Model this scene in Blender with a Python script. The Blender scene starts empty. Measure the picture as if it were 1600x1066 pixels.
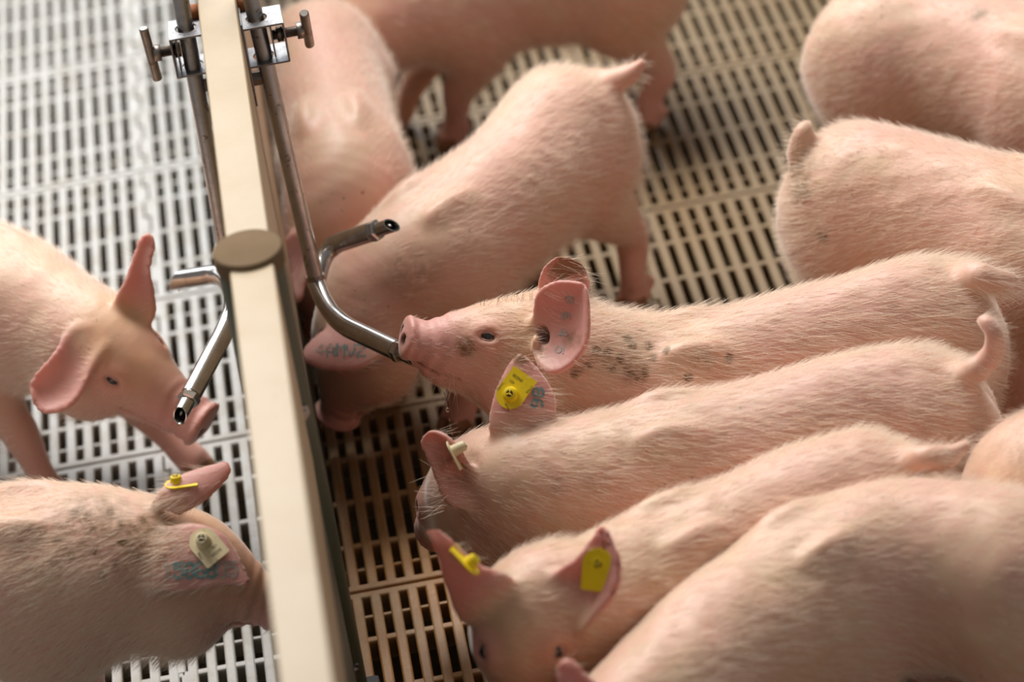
import bpy, bmesh, math, random
import numpy as np
from mathutils import Vector, Matrix
random.seed(7); RNG = np.random.RandomState(7)
S = bpy.context.scene
COL = S.collection
U = 0.02                                   # one unit of the slatted floor: 2 cm from rib to rib

# ------------------------------------------------------------------ camera
CAM = np.array([3.7915, -143.4795, 99.6816])            # in floor units
CF, CP, CR, CY = 4700.0, 0.591657, -0.1486635, 0.0588839
def _axes():
    cy, sy = math.cos(CY), math.sin(CY)
    f = np.array([sy*math.cos(CP), cy*math.cos(CP), -math.sin(CP)])
    r = np.array([cy, -sy, 0.0]); u = np.cross(r, f)
    c, s = math.cos(CR), math.sin(CR)
    return c*r+s*u, -s*r+c*u, f
AR, AU, AF = _axes()
cd = bpy.data.cameras.new('camera'); cam = bpy.data.objects.new('camera', cd); COL.objects.link(cam)
cam.matrix_world = Matrix(((AR[0], AU[0], -AF[0], CAM[0]*U), (AR[1], AU[1], -AF[1], CAM[1]*U),
                           (AR[2], AU[2], -AF[2], CAM[2]*U), (0, 0, 0, 1)))
cd.sensor_width = 36; cd.lens = CF/1600*36; cd.clip_start = .05; cd.clip_end = 50
cd.dof.use_dof = True; cd.dof.focus_distance = 151.5*U; cd.dof.aperture_fstop = 3.0
S.camera = cam
S.view_settings.view_transform = 'Standard'; S.view_settings.look = 'None'
S.view_settings.gamma = 1; S.view_settings.use_curve_mapping = False; S.view_settings.exposure = 0.0

# ------------------------------------------------------------------ light
w = bpy.data.worlds.new('barn_air'); S.world = w; w.use_nodes = True
bg = w.node_tree.nodes['Background']; bg.inputs[0].default_value = (1.0, .94, .90, 1); bg.inputs[1].default_value = .225
def area(name, loc, target, sx, sy, power, col):
    l = bpy.data.lights.new(name, 'AREA'); l.shape = 'RECTANGLE'; l.size = sx; l.size_y = sy
    l.energy = power; l.color = col
    o = bpy.data.objects.new(name, l); COL.objects.link(o); o.location = loc
    o.rotation_euler = (Vector(target)-Vector(loc)).to_track_quat('-Z', 'Y').to_euler(); return o
area('window_light', (-1.8, 4.8, 2.6), (0.2, -.3, .2), 4.8, 1.5, 120, (.90, .95, 1.0))
area('ceiling_light', (-.3, 1.6, 2.9), (.2, -.4, 0), 3.0, 1.3, 195, (1.0, .97, .93))

# ------------------------------------------------------------------ helpers
def at(px, py, h):
    """point of the picture at height h over the floor, in floor units"""
    d = CF*AF + AR*(px-800) - AU*(py-533)
    return CAM + d*(h-CAM[2])/d[2]
def ray(px, py):
    d = CF*AF + AR*(px-800) - AU*(py-533)
    return CAM, d/np.linalg.norm(d)
def tag(o, label=None, cat=None, group=None, kind=None):
    if label: o['label'] = label
    if cat: o['category'] = cat
    if group: o['group'] = group
    if kind: o['kind'] = kind
    return o
def empty(name, loc=(0, 0, 0), rz=0):
    o = bpy.data.objects.new(name, None); COL.objects.link(o); o.location = loc; o.rotation_euler = (0, 0, rz)
    o.empty_display_size = .05; return o
def link(name, me, mats=(), parent=None, world=True):
    """link mesh; vertices are in world metres, moved into the parent's frame"""
    o = bpy.data.objects.new(name, me); COL.objects.link(o)
    for m in (mats if isinstance(mats, (list, tuple)) else [mats]): me.materials.append(m)
    if parent is not None:
        o.parent = parent
        if world:
            p = parent; M = Matrix.Identity(4)
            while p is not None:
                M = (Matrix.Translation(p.location) @ p.rotation_euler.to_matrix().to_4x4()) @ M; p = p.parent
            me.transform(M.inverted())
    return o
def smooth(me, on=True):
    me.polygons.foreach_set('use_smooth', [on]*len(me.polygons)); return me

class MB:
    """collects simple shapes (in floor units) in one mesh"""
    def __init__(s): s.bm = bmesh.new()
    def box(s, c, d, R=None, bev=0, seg=2):
        r = bmesh.ops.create_cube(s.bm, size=1); vs = r['verts']
        for v in vs: v.co = Vector((v.co.x*d[0], v.co.y*d[1], v.co.z*d[2]))
        if bev:
            es = list({e for v in vs for e in v.link_edges})
            rr = bmesh.ops.bevel(s.bm, geom=es, offset=bev, segments=seg, affect='EDGES', profile=.6)
            vs = list({v for v in rr['verts']} | {v for v in vs if v.is_valid})
        for v in vs:
            p = v.co.copy()
            if R is not None: p = R @ p
            v.co = p+Vector(c)
        return s
    def tube(s, pts, rad, n=16, cap=True, close=False):
        pts = [Vector(p) for p in pts]; N = len(pts)
        rad = rad if isinstance(rad, (list, tuple)) else [rad]*N
        t0 = (pts[1]-pts[0]).normalized()
        a = t0.orthogonal().normalized(); rings = []
        for i, p in enumerate(pts):
            t = (pts[min(i+1, N-1)]-pts[max(i-1, 0)]).normalized()
            a = (a-t*a.dot(t)).normalized(); b = t.cross(a)
            rings.append([s.bm.verts.new(p+(a*math.cos(k*2*math.pi/n)+b*math.sin(k*2*math.pi/n))*rad[i]) for k in range(n)])
        for i in range(N-1):
            for k in range(n):
                s.bm.faces.new((rings[i][k], rings[i][(k+1) % n], rings[i+1][(k+1) % n], rings[i+1][k]))
        if cap:
            s.bm.faces.new(rings[0][::-1]); s.bm.faces.new(rings[-1])
        return s
    def prism(s, outline, z0, z1, F=None):
        """outline of (x,y), holes not allowed; F maps Vector -> Vector"""
        F = F or (lambda v: v)
        lo = [s.bm.verts.new(F(Vector((x, y, z0)))) for x, y in outline]
        hi = [s.bm.verts.new(F(Vector((x, y, z1)))) for x, y in outline]
        n = len(outline)
        s.bm.faces.new(lo[::-1]); s.bm.faces.new(hi)
        for k in range(n): s.bm.faces.new((lo[k], lo[(k+1) % n], hi[(k+1) % n], hi[k]))
        return s
    def ball(s, c, r, sc=(1, 1, 1), u=20, v=14):
        rr = bmesh.ops.create_uvsphere(s.bm, u_segments=u, v_segments=v, radius=r)
        for q in rr['verts']: q.co = Vector((q.co.x*sc[0], q.co.y*sc[1], q.co.z*sc[2]))+Vector(c)
        return s
    def build(s, name, mat, parent=None, sm=True, auto=True):
        bmesh.ops.scale(s.bm, vec=(U, U, U), verts=s.bm.verts)
        bmesh.ops.recalc_face_normals(s.bm, faces=s.bm.faces)
        if auto:
            for e in s.bm.edges:
                if len(e.link_faces) == 2 and e.calc_face_angle(0) > math.radians(35): e.smooth = False
        me = bpy.data.meshes.new(name); s.bm.to_mesh(me); s.bm.free()
        if sm: smooth(me)
        return link(name, me, mat, parent)
def bez(p0, p1, p2, n=10):
    p0, p1, p2 = Vector(p0), Vector(p1), Vector(p2)
    return [p0*(1-t)**2+p1*2*t*(1-t)+p2*t*t for t in [i/n for i in range(n+1)]]

# ------------------------------------------------------------------ materials
class NT:
    def __init__(s, name):
        s.m = bpy.data.materials.new(name); s.m.use_nodes = True; s.t = s.m.node_tree
        s.b = s.t.nodes['Principled BSDF']
    def n(s, typ, **kw):
        nd = s.t.nodes.new(typ)
        for k, v in kw.items():
            if isinstance(k, str) and hasattr(nd, k): setattr(nd, k, v)
        return nd
    def l(s, a, b): s.t.links.new(a, b)
    def noise(s, scale, detail=4, rough=.55, vec=None, dist=0):
        nd = s.n('ShaderNodeTexNoise'); nd.inputs['Scale'].default_value = scale
        nd.inputs['Detail'].default_value = detail; nd.inputs['Roughness'].default_value = rough
        nd.inputs['Distortion'].default_value = dist
        if vec is not None: s.l(vec, nd.inputs['Vector'])
        return nd.outputs['Fac']
    def ramp(s, fac, stops):
        nd = s.n('ShaderNodeValToRGB'); e = nd.color_ramp.elements
        while len(e) < len(stops): e.new(.5)
        for i, (p, c) in enumerate(stops):
            e[i].position = p; e[i].color = (c if isinstance(c, tuple) else (c, c, c))+((1,) if not isinstance(c, tuple) or len(c) == 3 else ())
        s.l(fac, nd.inputs[0]); return nd.outputs[0]
    def mix(s, fac, a, b, mode='MIX'):
        nd = s.n('ShaderNodeMix', data_type='RGBA', blend_type=mode)
        for sock, v in ((nd.inputs[0], fac), (nd.inputs[6], a), (nd.inputs[7], b)):
            if isinstance(v, (int, float)): sock.default_value = v
            elif isinstance(v, tuple): sock.default_value = v+(1,) if len(v) == 3 else v
            else: s.l(v, sock)
        return nd.outputs[2]
    def math(s, op, a, b=None, clamp=False):
        nd = s.n('ShaderNodeMath', operation=op, use_clamp=clamp)
        for i, v in enumerate((a, b)):
            if v is None: continue
            if isinstance(v, (int, float)): nd.inputs[i].default_value = v
            else: s.l(v, nd.inputs[i])
        return nd.outputs[0]
    def attr(s, name):
        nd = s.n('ShaderNodeAttribute'); nd.attribute_name = name; return nd.outputs['Fac']
    def obj(s): return s.n('ShaderNodeTexCoord').outputs['Object']
    def geo(s): return s.n('ShaderNodeNewGeometry').outputs['Position']
    def bump(s, h, strength=.3, dist=.002):
        nd = s.n('ShaderNodeBump'); nd.inputs['Strength'].default_value = strength; nd.inputs['Distance'].default_value = dist
        s.l(h, nd.inputs['Height']); s.l(nd.outputs[0], s.b.inputs['Normal'])
    def set(s, **kw):
        names = dict(col='Base Color', rough='Roughness', metal='Metallic', sss='Subsurface Weight', sssr='Subsurface Radius',
                     ssss='Subsurface Scale', trans='Transmission Weight', coat='Coat Weight', coatr='Coat Roughness', spec='Specular IOR Level', sheen='Sheen Weight')
        for k, v in kw.items():
            i = s.b.inputs[names[k]]
            if hasattr(v, 'default_value') or hasattr(v, 'is_output'): s.l(v, i)
            elif isinstance(v, tuple) and len(v) == 3 and i.type == 'RGBA': i.default_value = v+(1,)
            else: i.default_value = v
        return s

def mat_skin(name='pig_skin', base=(.665, .40, .31)):
    m = NT(name); v = m.obj()
    big = m.noise(9, 3, .5, v); mid = m.noise(34, 4, .6, v); fine = m.noise(260, 3, .6, v)
    c = m.mix(m.ramp(big, [(.38, 0.), (.66, 1.)]), base, (base[0]*.98, base[1]*1.12, base[2]*1.0))
    c = m.mix(m.math('MULTIPLY', m.ramp(mid, [(.42, 0.), (.72, 1.)]), .45), c, (.73, .36, .30))
    c = m.mix(m.attr('pink'), c, (.72, .35, .31))
    c = m.mix(m.math('MULTIPLY', m.attr('tan'), m.ramp(mid, [(.2, .35), (.7, 1.)])), c, (.72, .42, .20))
    # dirt specks and scratches that sit on the coat
    sp = m.ramp(m.noise(170, 2, .5, v, .6), [(.685, 0.), (.72, 1.)])
    area_ = m.ramp(m.noise(11, 2, .5, v), [(.5, 0.), (.62, 1.)])
    c = m.mix(m.math('MULTIPLY', m.math('MULTIPLY', sp, area_), .7), c, (.19, .085, .035))
    dn = m.ramp(m.noise(85, 4, .7, v), [(.35, 0.), (.62, 1.)])
    c = m.mix(m.math('MULTIPLY', m.attr('stain'), dn, True), c, (.21, .105, .035))
    c = m.mix(m.math('MULTIPLY', m.attr('dark'), .9), c, (.05, .022, .014))
    c = m.mix(m.math('MULTIPLY', m.attr('ear'), .92), c, m.mix(mid, (.75, .40, .34), (.70, .33, .30)))
    c = m.mix(m.math('MULTIPLY', m.attr('stain'), dn, True), c, (.21, .105, .035)); c = m.mix(m.math('MULTIPLY', m.attr('dark'), .9), c, (.05, .022, .014))
    m.set(col=c, rough=.48, sss=.35, sssr=(1.0, .35, .18), ssss=.012, spec=.5, sheen=m.math('SUBTRACT', .8, m.math('MULTIPLY', m.attr('pink'), .5)))
    m.b.inputs['Sheen Roughness'].default_value = .35; m.b.inputs['Sheen Tint'].default_value = (1, .96, .92, 1)
    tr = m.n('ShaderNodeBsdfTranslucent'); tr.inputs[0].default_value = (.80, .40, .32, 1)
    mx = m.n('ShaderNodeMixShader'); m.l(m.math('MULTIPLY', m.attr('ear'), .2), mx.inputs[0])
    out = m.t.nodes['Material Output']; m.l(m.b.outputs[0], mx.inputs[1]); m.l(tr.outputs[0], mx.inputs[2]); m.l(mx.outputs[0], out.inputs[0])
    m.bump(m.math('ADD', m.math('MULTIPLY', fine, .6), mid), .35, .0012)
    return m.m
def mat_simple(name, col, rough=.5, metal=0, **kw):
    m = NT(name); m.set(col=col, rough=rough, metal=metal, **kw)
    m.bump(m.noise(220, 3, .6, m.obj()), .08, .001); return m.m
def mat_hoof():
    m = NT('hoof_horn'); v = m.obj()
    m.set(col=m.mix(m.noise(60, 4, .6, v), (.42, .22, .11), (.20, .09, .04)), rough=.5); return m.m
def mat_hair():
    m = NT('bristle')
    m.set(col=(.95, .84, .72), rough=.4, spec=.8)
    tr = m.n('ShaderNodeBsdfTranslucent'); tr.inputs[0].default_value = (.95, .82, .66, 1)
    mx = m.n('ShaderNodeMixShader'); mx.inputs[0].default_value = .35
    out = m.t.nodes['Material Output']; m.l(m.b.outputs[0], mx.inputs[1]); m.l(tr.outputs[0], mx.inputs[2]); m.l(mx.outputs[0], out.inputs[0])
    return m.m
def mat_floor():
    m = NT('slat_plastic'); p = m.geo()
    sep = m.n('ShaderNodeSeparateXYZ'); m.l(p, sep.inputs[0])
    side = m.math('GREATER_THAN', sep.outputs[0], 0.0)
    big = m.noise(5.5, 4, .6, p); mid = m.noise(28, 5, .65, p); fine = m.noise(160, 3, .6, p)
    white = m.mix(m.ramp(mid, [(.45, 0.), (.75, 1.)]), (.42, .41, .385), (.30, .26, .20))
    tan = m.mix(m.ramp(big, [(.40, 0.), (.62, 1.)]), (.50, .25, .075), (.40, .255, .125))  # orange dirt tone, painted brighter on nearer slats to offset the shade there
    tan = m.mix(m.ramp(mid, [(.40, 0.), (.70, 1.)]), tan, (.40, .185, .05))
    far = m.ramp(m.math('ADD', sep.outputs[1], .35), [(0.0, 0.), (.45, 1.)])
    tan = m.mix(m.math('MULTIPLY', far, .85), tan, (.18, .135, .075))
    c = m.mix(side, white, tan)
    # muck between the slats: below the walking surface everything is soiled
    low = m.ramp(m.math('MULTIPLY', sep.outputs[2], -40.0), [(.12, 0.), (.45, 1.)])
    c = m.mix(m.math('MULTIPLY', low, .55), c, m.mix(side, (.36, .31, .22), (.24, .17, .09)))
    wet = m.ramp(big, [(.35, .42), (.65, .62)])
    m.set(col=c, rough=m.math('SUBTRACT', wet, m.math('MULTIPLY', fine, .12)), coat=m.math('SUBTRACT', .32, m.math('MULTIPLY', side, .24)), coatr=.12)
    m.bump(m.math('ADD', fine, m.math('MULTIPLY', mid, 1.5)), .35, .0015); return m.m
def mat_pit():
    m = NT('slurry'); p = m.geo(); n_ = m.noise(22, 5, .7, p)
    m.set(col=m.ramp(n_, [(.35, (.035, .022, .012)), (.7, (.09, .06, .03))]), rough=.8, spec=.1); m.bump(n_, .5, .02); return m.m
def mat_steel(name, col=(.46, .43, .41), r0=.22, r1=.42, rust=0., speck=0.):
    m = NT(name); v = m.obj(); n_ = m.noise(60, 5, .65, v)
    c = m.mix(m.ramp(n_, [(.4, 0.), (.8, 1.)]), col, tuple(x*.7 for x in col))
    metal = 1.0
    if rust:
        f = m.ramp(m.noise(75, 5, .7, v, .5), [(.60-.12*rust, 0.), (.66-.06*rust, 1.)])
        c = m.mix(m.math('MULTIPLY', f, .85), c, (.16, .075, .03)); metal = m.math('SUBTRACT', 1.0, f)
    if speck:
        f = m.ramp(m.noise(380, 2, .5, v), [(.60, 0.), (.68, 1.)])
        c = m.mix(m.math('MULTIPLY', f, .8), c, (.06, .05, .045))
    m.set(col=c, rough=m.ramp(n_, [(.3, r0), (.75, r1)]), metal=metal); m.bump(n_, .06, .001); return m.m
def mat_board(name, a, b, dirt=(.50, .30, .14)):
    m = NT(name); v = m.obj(); n1 = m.noise(13, 4, .6, v); n2 = m.noise(140, 3, .6, v)
    c = m.mix(m.ramp(n1, [(.35, 0.), (.7, 1.)]), a, b)
    f = m.ramp(n2, [(.62, 0.), (.72, 1.)]); f2 = m.ramp(m.noise(7, 3, .5, v), [(.45, 0.), (.6, 1.)])
    c = m.mix(m.math('MULTIPLY', m.math('MULTIPLY', f, f2), .6), c, dirt)
    m.set(col=c, rough=.45, spec=.4); m.bump(m.math('ADD', n1, n2), .08, .002); return m.m


def mat_dull(name, a, b):
    m = NT(name); m.set(col=m.mix(m.noise(30, 4, .6, m.obj()), a, b), rough=.85, spec=.08); return m.m
M_SKIN = mat_skin(); M_SKIN2 = mat_skin('pig_skin_warm', (.70, .43, .315)); M_HOOF = mat_hoof(); M_HAIR = mat_hair()
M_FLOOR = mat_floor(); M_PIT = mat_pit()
M_PIPE = mat_steel('pipe_steel', (.50, .48, .465), .28, .45, rust=.1)
M_SPOUT = mat_steel('spout_steel', (.50, .48, .46), .14, .28)
M_PLATE = mat_steel('bracket_steel', (.27, .27, .28), .34, .55, speck=1)
M_BOLT = mat_steel('bolt_steel', (.36, .32, .29), .3, .5, rust=.3)
M_RUST = mat_simple('rusty_iron', (.26, .085, .025), .8)
M_BOARD = mat_board('cream_board', (.48, .375, .245), (.44, .33, .20))
M_LOWER = mat_board('lower_board', (.065, .075, .055), (.045, .05, .04))
M_POST = mat_simple('post_metal', (.065, .085, .055), .5)
M_CAP = mat_dull('cap_plastic', (.235, .165, .10), (.17, .115, .065))
M_EYE = mat_simple('eye_dark', (.012, .008, .007), .08, coat=1.0)
M_LID = mat_simple('eyelid_skin', (.62, .33, .28), .5, sss=.3, ssss=.006)
M_YEL = mat_board('tag_yellow', (.88, .66, .01), (.80, .56, .01), (.25, .13, .03))
M_CREAM = mat_board('tag_cream', (.72, .62, .40), (.66, .54, .32), (.28, .16, .05))
M_INK = mat_simple('tag_print', (.05, .035, .015), .6)
M_TATTOO = mat_simple('tattoo_ink', (.15, .27, .26), .7)
M_WATER = mat_simple('water', (1, 1, 1), .02, trans=1.0)

# ------------------------------------------------------------------ floor: plastic slats
K = 4.084                                    # length of one cell; a panel is four cells long
def rib_profile(wd, top=0.0, depth=1.35):
    h = wd/2
    return [(-h*.62, top-depth), (-h*.8, top-.45), (-h, top-.14), (-h*.86, top-.03), (-h*.6, top), (h*.6, top), (h*.86, top-.03), (h, top-.14), (h*.8, top-.45), (h*.62, top-depth)]
def make_floor():
    V = []; Fc = []
    def bar(x0, y0, x1, y1, prof):
        """extrude profile (offset, z) along a straight line"""
        d = np.array([x1-x0, y1-y0]); d = d/np.linalg.norm(d); nrm = np.array([-d[1], d[0]])
        b = len(V); n = len(prof)
        for (x, y) in ((x0, y0), (x1, y1)):
            for (o, z) in prof: V.append((x+nrm[0]*o, y+nrm[1]*o, z))
        for k in range(n): Fc.append((b+k, b+(k+1) % n, b+n+(k+1) % n, b+n+k))
        Fc.append(tuple(b+k for k in range(n))[::-1]); Fc.append(tuple(b+n+k for k in range(n)))
    xa, xb = -46, 66
    rp = rib_profile(.59)
    seams = [-8.5, -38.5, 21.5, 51.5]
    for pj in range(-4, 7):                                 # panels: y from -(j+1)*4K to -j*4K
        y1, y0 = pj*4*K*1.0, (pj+1)*4*K*1.0
        ya, yb = y1+.1, y0-.1
        for i in range(xa, xb+1):
            if any(abs(i-s) < .2 for s in seams): continue
            bar(i, ya+.3, i, yb-.3, rp)
        for si in range(len(seams)+1):
            ss = sorted(seams); L = xa-.3 if si == 0 else ss[si-1]+.04; R = xb+.3 if si == len(seams) else ss[si]-.04
            for yy in (ya+.24, yb-.24): bar(L, yy, R, yy, rib_profile(.52, -.005))
            for c in (1, 2, 3): bar(L, y1+c*K, R, y1+c*K, rib_profile(.46, -.04))
            for c in (.5, 3.5): bar(L, y1+c*K, R, y1+c*K, rib_profile(.26, -.16, 1.0))
    # interlocking tabs along the panel seams
    for s in seams:
        if s > 40: continue
        yy = -16*K; k = 0
        while yy < 28*K:
            o = .16 if k % 2 else -.16
            bar(s+o, yy+.12, s+o, yy+K/2-.12, rib_profile(.62, -.01)); yy += K/2; k += 1
    me = bpy.data.meshes.new('floor'); me.from_pydata([tuple(np.array(v)*U) for v in V], [], Fc); me.update()
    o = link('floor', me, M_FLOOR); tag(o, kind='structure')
    b = MB(); b.box((10, 20, -13), (190, 240, 1)); o = b.build('floor_pit', M_PIT); tag(o, kind='structure')
make_floor()

# ------------------------------------------------------------------ fence between the pens
FH = 30.0; XL, XR = -1.42, .56; XC = (XL+XR)/2; PY = -28.8
def fence_panel(y0, y1, cream, label):
    r = empty('pen_fence', (XC*U, (y0+y1)/2*U, 0))
    tag(r, label, 'fence', 'fences between the two pens')
    b = MB(); b.box((XC, (y0+y1)/2, FH-.25-cream/2), (XR-XL, y1-y0, cream), bev=.16, seg=3); b.build('top_board', M_BOARD, r)
    b = MB(); b.box((XC, (y0+y1)/2, (FH-.25-cream+.5)/2), (XR-XL-.06, y1-y0, FH-.25-cream-.5), bev=.08); b.build('lower_board', M_LOWER, r)
fence_panel(PY+1.2, 64, 19, 'cream topped fence running away beyond the round post, with the pipe clamps on it')
fence_panel(-78, PY-1.2, 11, 'cream topped fence nearest the camera, in front of the round post')
pr = empty('fence_post', (-.5*U, PY*U, 0)); tag(pr, 'round dark green metal post with brown end cap between the two fence panels', 'post')
b = MB(); b.tube([(-.5, PY, 0), (-.5, PY, FH-.35)], 1.5, 40); b.build('post_tube', M_POST, pr)
b = MB(); b.tube([(-.5, PY, FH-.9), (-.5, PY, FH-.1), (-.5, PY, FH-.02), (-.5, PY, FH)], [1.58, 1.58, 1.52, 1.40], 48); b.build('post_cap', M_CAP, pr)
for hz in (21.5, 6.0):
    ang = math.radians(-52); c = (-.5+1.5*math.cos(ang), PY+1.5*math.sin(ang), hz); d = Vector((math.cos(ang), math.sin(ang), 0))
    b = MB(); b.tube([Vector(c)-d*.1, Vector(c)+d*.18], .42, 6); b.tube([Vector(c)+d*.1, Vector(c)+d*.32], [.30, .18], 16); b.build('bolt_head', M_PLATE, pr)
b = MB(); b.box((.9, PY, 1.6), (1.4, 3.2, 3.2), bev=.2); b.build('post_foot', mat_simple('black_foot', (.02, .02, .02), .6), pr)

# ------------------------------------------------------------------ pipe clamps
def clamp(side, px_, py_, zc, label):
    """square U bracket round the pipe, clamped with a T-handled screw; side +1 faces right"""
    face = XR if side > 0 else XL
    r = empty('pipe_clamp', (face*U, py_*U, zc*U)); tag(r, label, 'pipe clamp', 'clamps holding the drinker pipes')
    W, D, T, Hh = (2.15 if side > 0 else 1.75), 2.1, .10, 2.2            # reach, depth along the fence, sheet, height
    x0 = face+side*.02; x1 = face+side*W
    def sheet(bm, c, d): bm.box(c, d, bev=.045, seg=2)
    def holed(bm, z):
        """plate with a round hole for the pipe"""
        cx, cy = px_, py_; n = 32; rr = .56; xa, xb = sorted((x0, x1)); ya, yb = py_-D/2, py_+D/2
        top = []; out = []
        for k in range(n):
            a = 2*math.pi*k/n; ca, sa = math.cos(a), math.sin(a)
            t = min((xb-cx)/ca if ca > 1e-6 else 1e9, (xa-cx)/ca if ca < -1e-6 else 1e9, (yb-cy)/sa if sa > 1e-6 else 1e9, (ya-cy)/sa if sa < -1e-6 else 1e9)
            out.append((cx+ca*t, cy+sa*t)); top.append((cx+ca*rr, cy+sa*rr))
        for (gx, gy) in ((xa, ya), (xa, yb), (xb, ya), (xb, yb)):      # pull the nearest ray out to each corner
            k = min(range(n), key=lambda q: (out[q][0]-gx)**2+(out[q][1]-gy)**2); out[k] = (gx, gy)
        L = {}
        for nm, arr in (('i', top), ('o', out)):
            for zz in (z-T/2, z+T/2): L[nm, zz] = [bm.bm.verts.new((x, y, zz)) for x, y in arr]
        lo, hi = z-T/2, z+T/2
        for k in range(n):
            j = (k+1) % n
            bm.bm.faces.new((L['i', hi][k], L['i', hi][j], L['o', hi][j], L['o', hi][k]))
            bm.bm.faces.new((L['i', lo][k], L['o', lo][k], L['o', lo][j], L['i', lo][j]))
            bm.bm.faces.new((L['i', hi][k], L['i', lo][k], L['i', lo][j], L['i', hi][j]))
            bm.bm.faces.new((L['o', hi][k], L['o', hi][j], L['o', lo][j], L['o', lo][k]))
    b = MB(); holed(b, zc+Hh/2); holed(b, zc-Hh/2)
    sheet(b, (x1, py_, zc), (T, D, Hh+T))
    sheet(b, (x0+side*.03, py_, zc-1.0), (T, D, Hh+2.6))
    b.build('bracket', M_PLATE, r)
    b = MB(); b.box((px_+side*.62, py_, zc), (.08, 1.3, Hh*.86), bev=.02); b.build('pressure_plate', M_PLATE, r)
    xs = x1; xe = x1+side*.75
    b = MB()
    n = 34; pts = [(px_+side*.62+(xe-px_-side*.62)*i/n, py_, zc) for i in range(n+1)]
    b.tube(pts, [.24 if i % 2 else .30 for i in range(n+1)], 14); sc = b.build('clamp_screw', M_BOLT, r)
    b = MB(); b.tube([(x1-side*.42, py_, zc), (x1-side*.08, py_, zc)], .42, 6); b.build('inner_nut', M_BOLT, sc)
    b = MB(); b.tube([(xe-side*.12, py_, zc), (xe+side*.26, py_, zc)], .46, 6); b.build('screw_head', M_BOLT, sc)
    b = MB(); hc = Vector((xe+side*.42, py_, zc)); hv = Vector((0, -.5, .87)) if side > 0 else Vector((-.05, 0, 1)); hl = 1.55
    b.tube([hc-hv*hl, hc-hv*(hl-.06), hc+hv*(hl-.06), hc+hv*hl], [.2, .25, .25, .2], 16)
    b.tube([(xe+side*.2, py_, zc), (xe+side*.5, py_, zc)], .2, 12); b.build('screw_handle', M_BOLT, sc)
    b = MB(); b.tube([(face, py_+1.5 if side > 0 else py_+1.2, zc+1.3), (face+side*.55, py_+1.5 if side > 0 else py_+1.2, zc+1.3)], .5, 6); b.build('rusty_nut', M_RUST, r)
    b = MB(); b.tube([(face, py_-.2, zc-Hh/2-1.1), (face+side*.7, py_-.2, zc-Hh/2-1.1)], .4, 6); b.tube([(face+side*.6, py_-.2, zc-Hh/2-1.1), (face+side*1.1, py_-.2, zc-Hh/2-1.1)], .24, 12); b.build('fixing_bolt', M_BOLT, r)
CR_ = at(412, 52, 27.6); CL_ = at(298, 68, 27.2)
PRX, PRY = 1.42, CR_[1]; PLX, PLY = -2.3, CL_[1]
clamp(1, PRX, PRY, 27.4, 'steel bracket with T handle screw on the right face of the fence')
clamp(-1, PLX, PLY, 27.0, 'steel bracket with T handle screw on the left face of the fence')

# ------------------------------------------------------------------ Y shaped bite drinkers
def drinker(top, jn, tips, label, bends, cut=(0, 0)):
    top, jn = Vector(top), Vector(jn)
    r = empty('drinker_pipe', (jn.x*U, jn.y*U, 0)); tag(r, label, 'pig drinker', 'Y shaped drinkers on either side of the fence')
    b = MB(); b.tube([top, jn+(top-jn).normalized()*.0], .43, 24); b.build('riser_pipe', M_PIPE, r)
    b = MB(); dn = (jn-top).normalized()
    b.tube([jn-dn*.15, jn+dn*.1], .50, 20); b.build('weld_collar', M_BOLT, r)
    for ct, tip, bp in zip(cut, tips, bends):
        tip = Vector(tip); bp = Vector(bp); d = (tip-bp).normalized()
        e = tip-d*1.75                                     # end of the thick branch
        p = [jn+Vector((0, 0, -.05))]+bez(jn+dn*.3, bp, bp+(e-bp)*.38, 12)+[e-d*.2, e]
        b = MB(); b.tube(p, [.48]+[.50]*8+[.54]*(len(p)-9), 28); b.build('branch_pipe', M_SPOUT, r)
        s = d.orthogonal().normalized()
        b = MB(); b.tube([e, e+d*.08], .50, 24)
        if not ct: b.tube([e+d*.06, e+d*.12, e+d*.42, e+d*.48], [.52, .60, .60, .50], 6)
        n_ = b.build('pipe_ring' if ct else 'hex_nut', M_SPOUT, r, sm=False)
        # nozzle: a thin tube cut off slanting, the cut facing up, a pin inside
        n = 28; rr, ri = (.54, .44) if ct else (.40, .33); a0 = Vector((0, 0, 1)); a0 = (a0-d*a0.dot(d)).normalized(); b0 = d.cross(a0)
        b = MB(); R = []
        for (rad, st, sl) in ((rr, .02 if ct else .4, 0), (rr, 1.75, 1), (ri, 1.75, 1), (ri, .5, 0)):
            ring = []
            for k in range(n):
                an = 2*math.pi*k/n; ca = math.cos(an)
                off = e+d*(st-((1.0 if ct else .55)*(ca*.5+.5) if sl else 0))+(a0*ca+b0*math.sin(an))*rad
                ring.append(b.bm.verts.new(off))
            R.append(ring)
        for q in range(3):
            for k in range(n): b.bm.faces.new((R[q][k], R[q][(k+1) % n], R[q+1][(k+1) % n], R[q+1][k]))
        b.bm.faces.new(R[3]); nz = b.build('nozzle', M_SPOUT, r)
        b = MB(); b.tube([e+d*.5, e+d*1.3, e+d*1.42], [.11, .11, .05], 12); b.build('bite_pin', M_SPOUT, nz)
    return r
jR = at(493, 434, 14.0); tR1 = at(651, 562, 14.1); tR2 = at(618, 350, 16.6)
topR = Vector((PRX, PRY, 29)); dirR = (Vector(jR)-Vector((PRX, PRY, 27.4))).normalized()
drinker(Vector((PRX, PRY, 27.4))-dirR*26, jR, [tR1, tR2], 'steel Y drinker right of the fence, lower nozzle in a pig\'s mouth',
        [at(512, 497, 13.2), at(503, 388, 14.2)])
jL = at(362, 440, 14.0); tL1 = at(278, 656, 11.8); tL2 = at(262, 440, 12.4)
dirL = (Vector(jL)-Vector((PLX, PLY, 27.0))).normalized()
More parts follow.
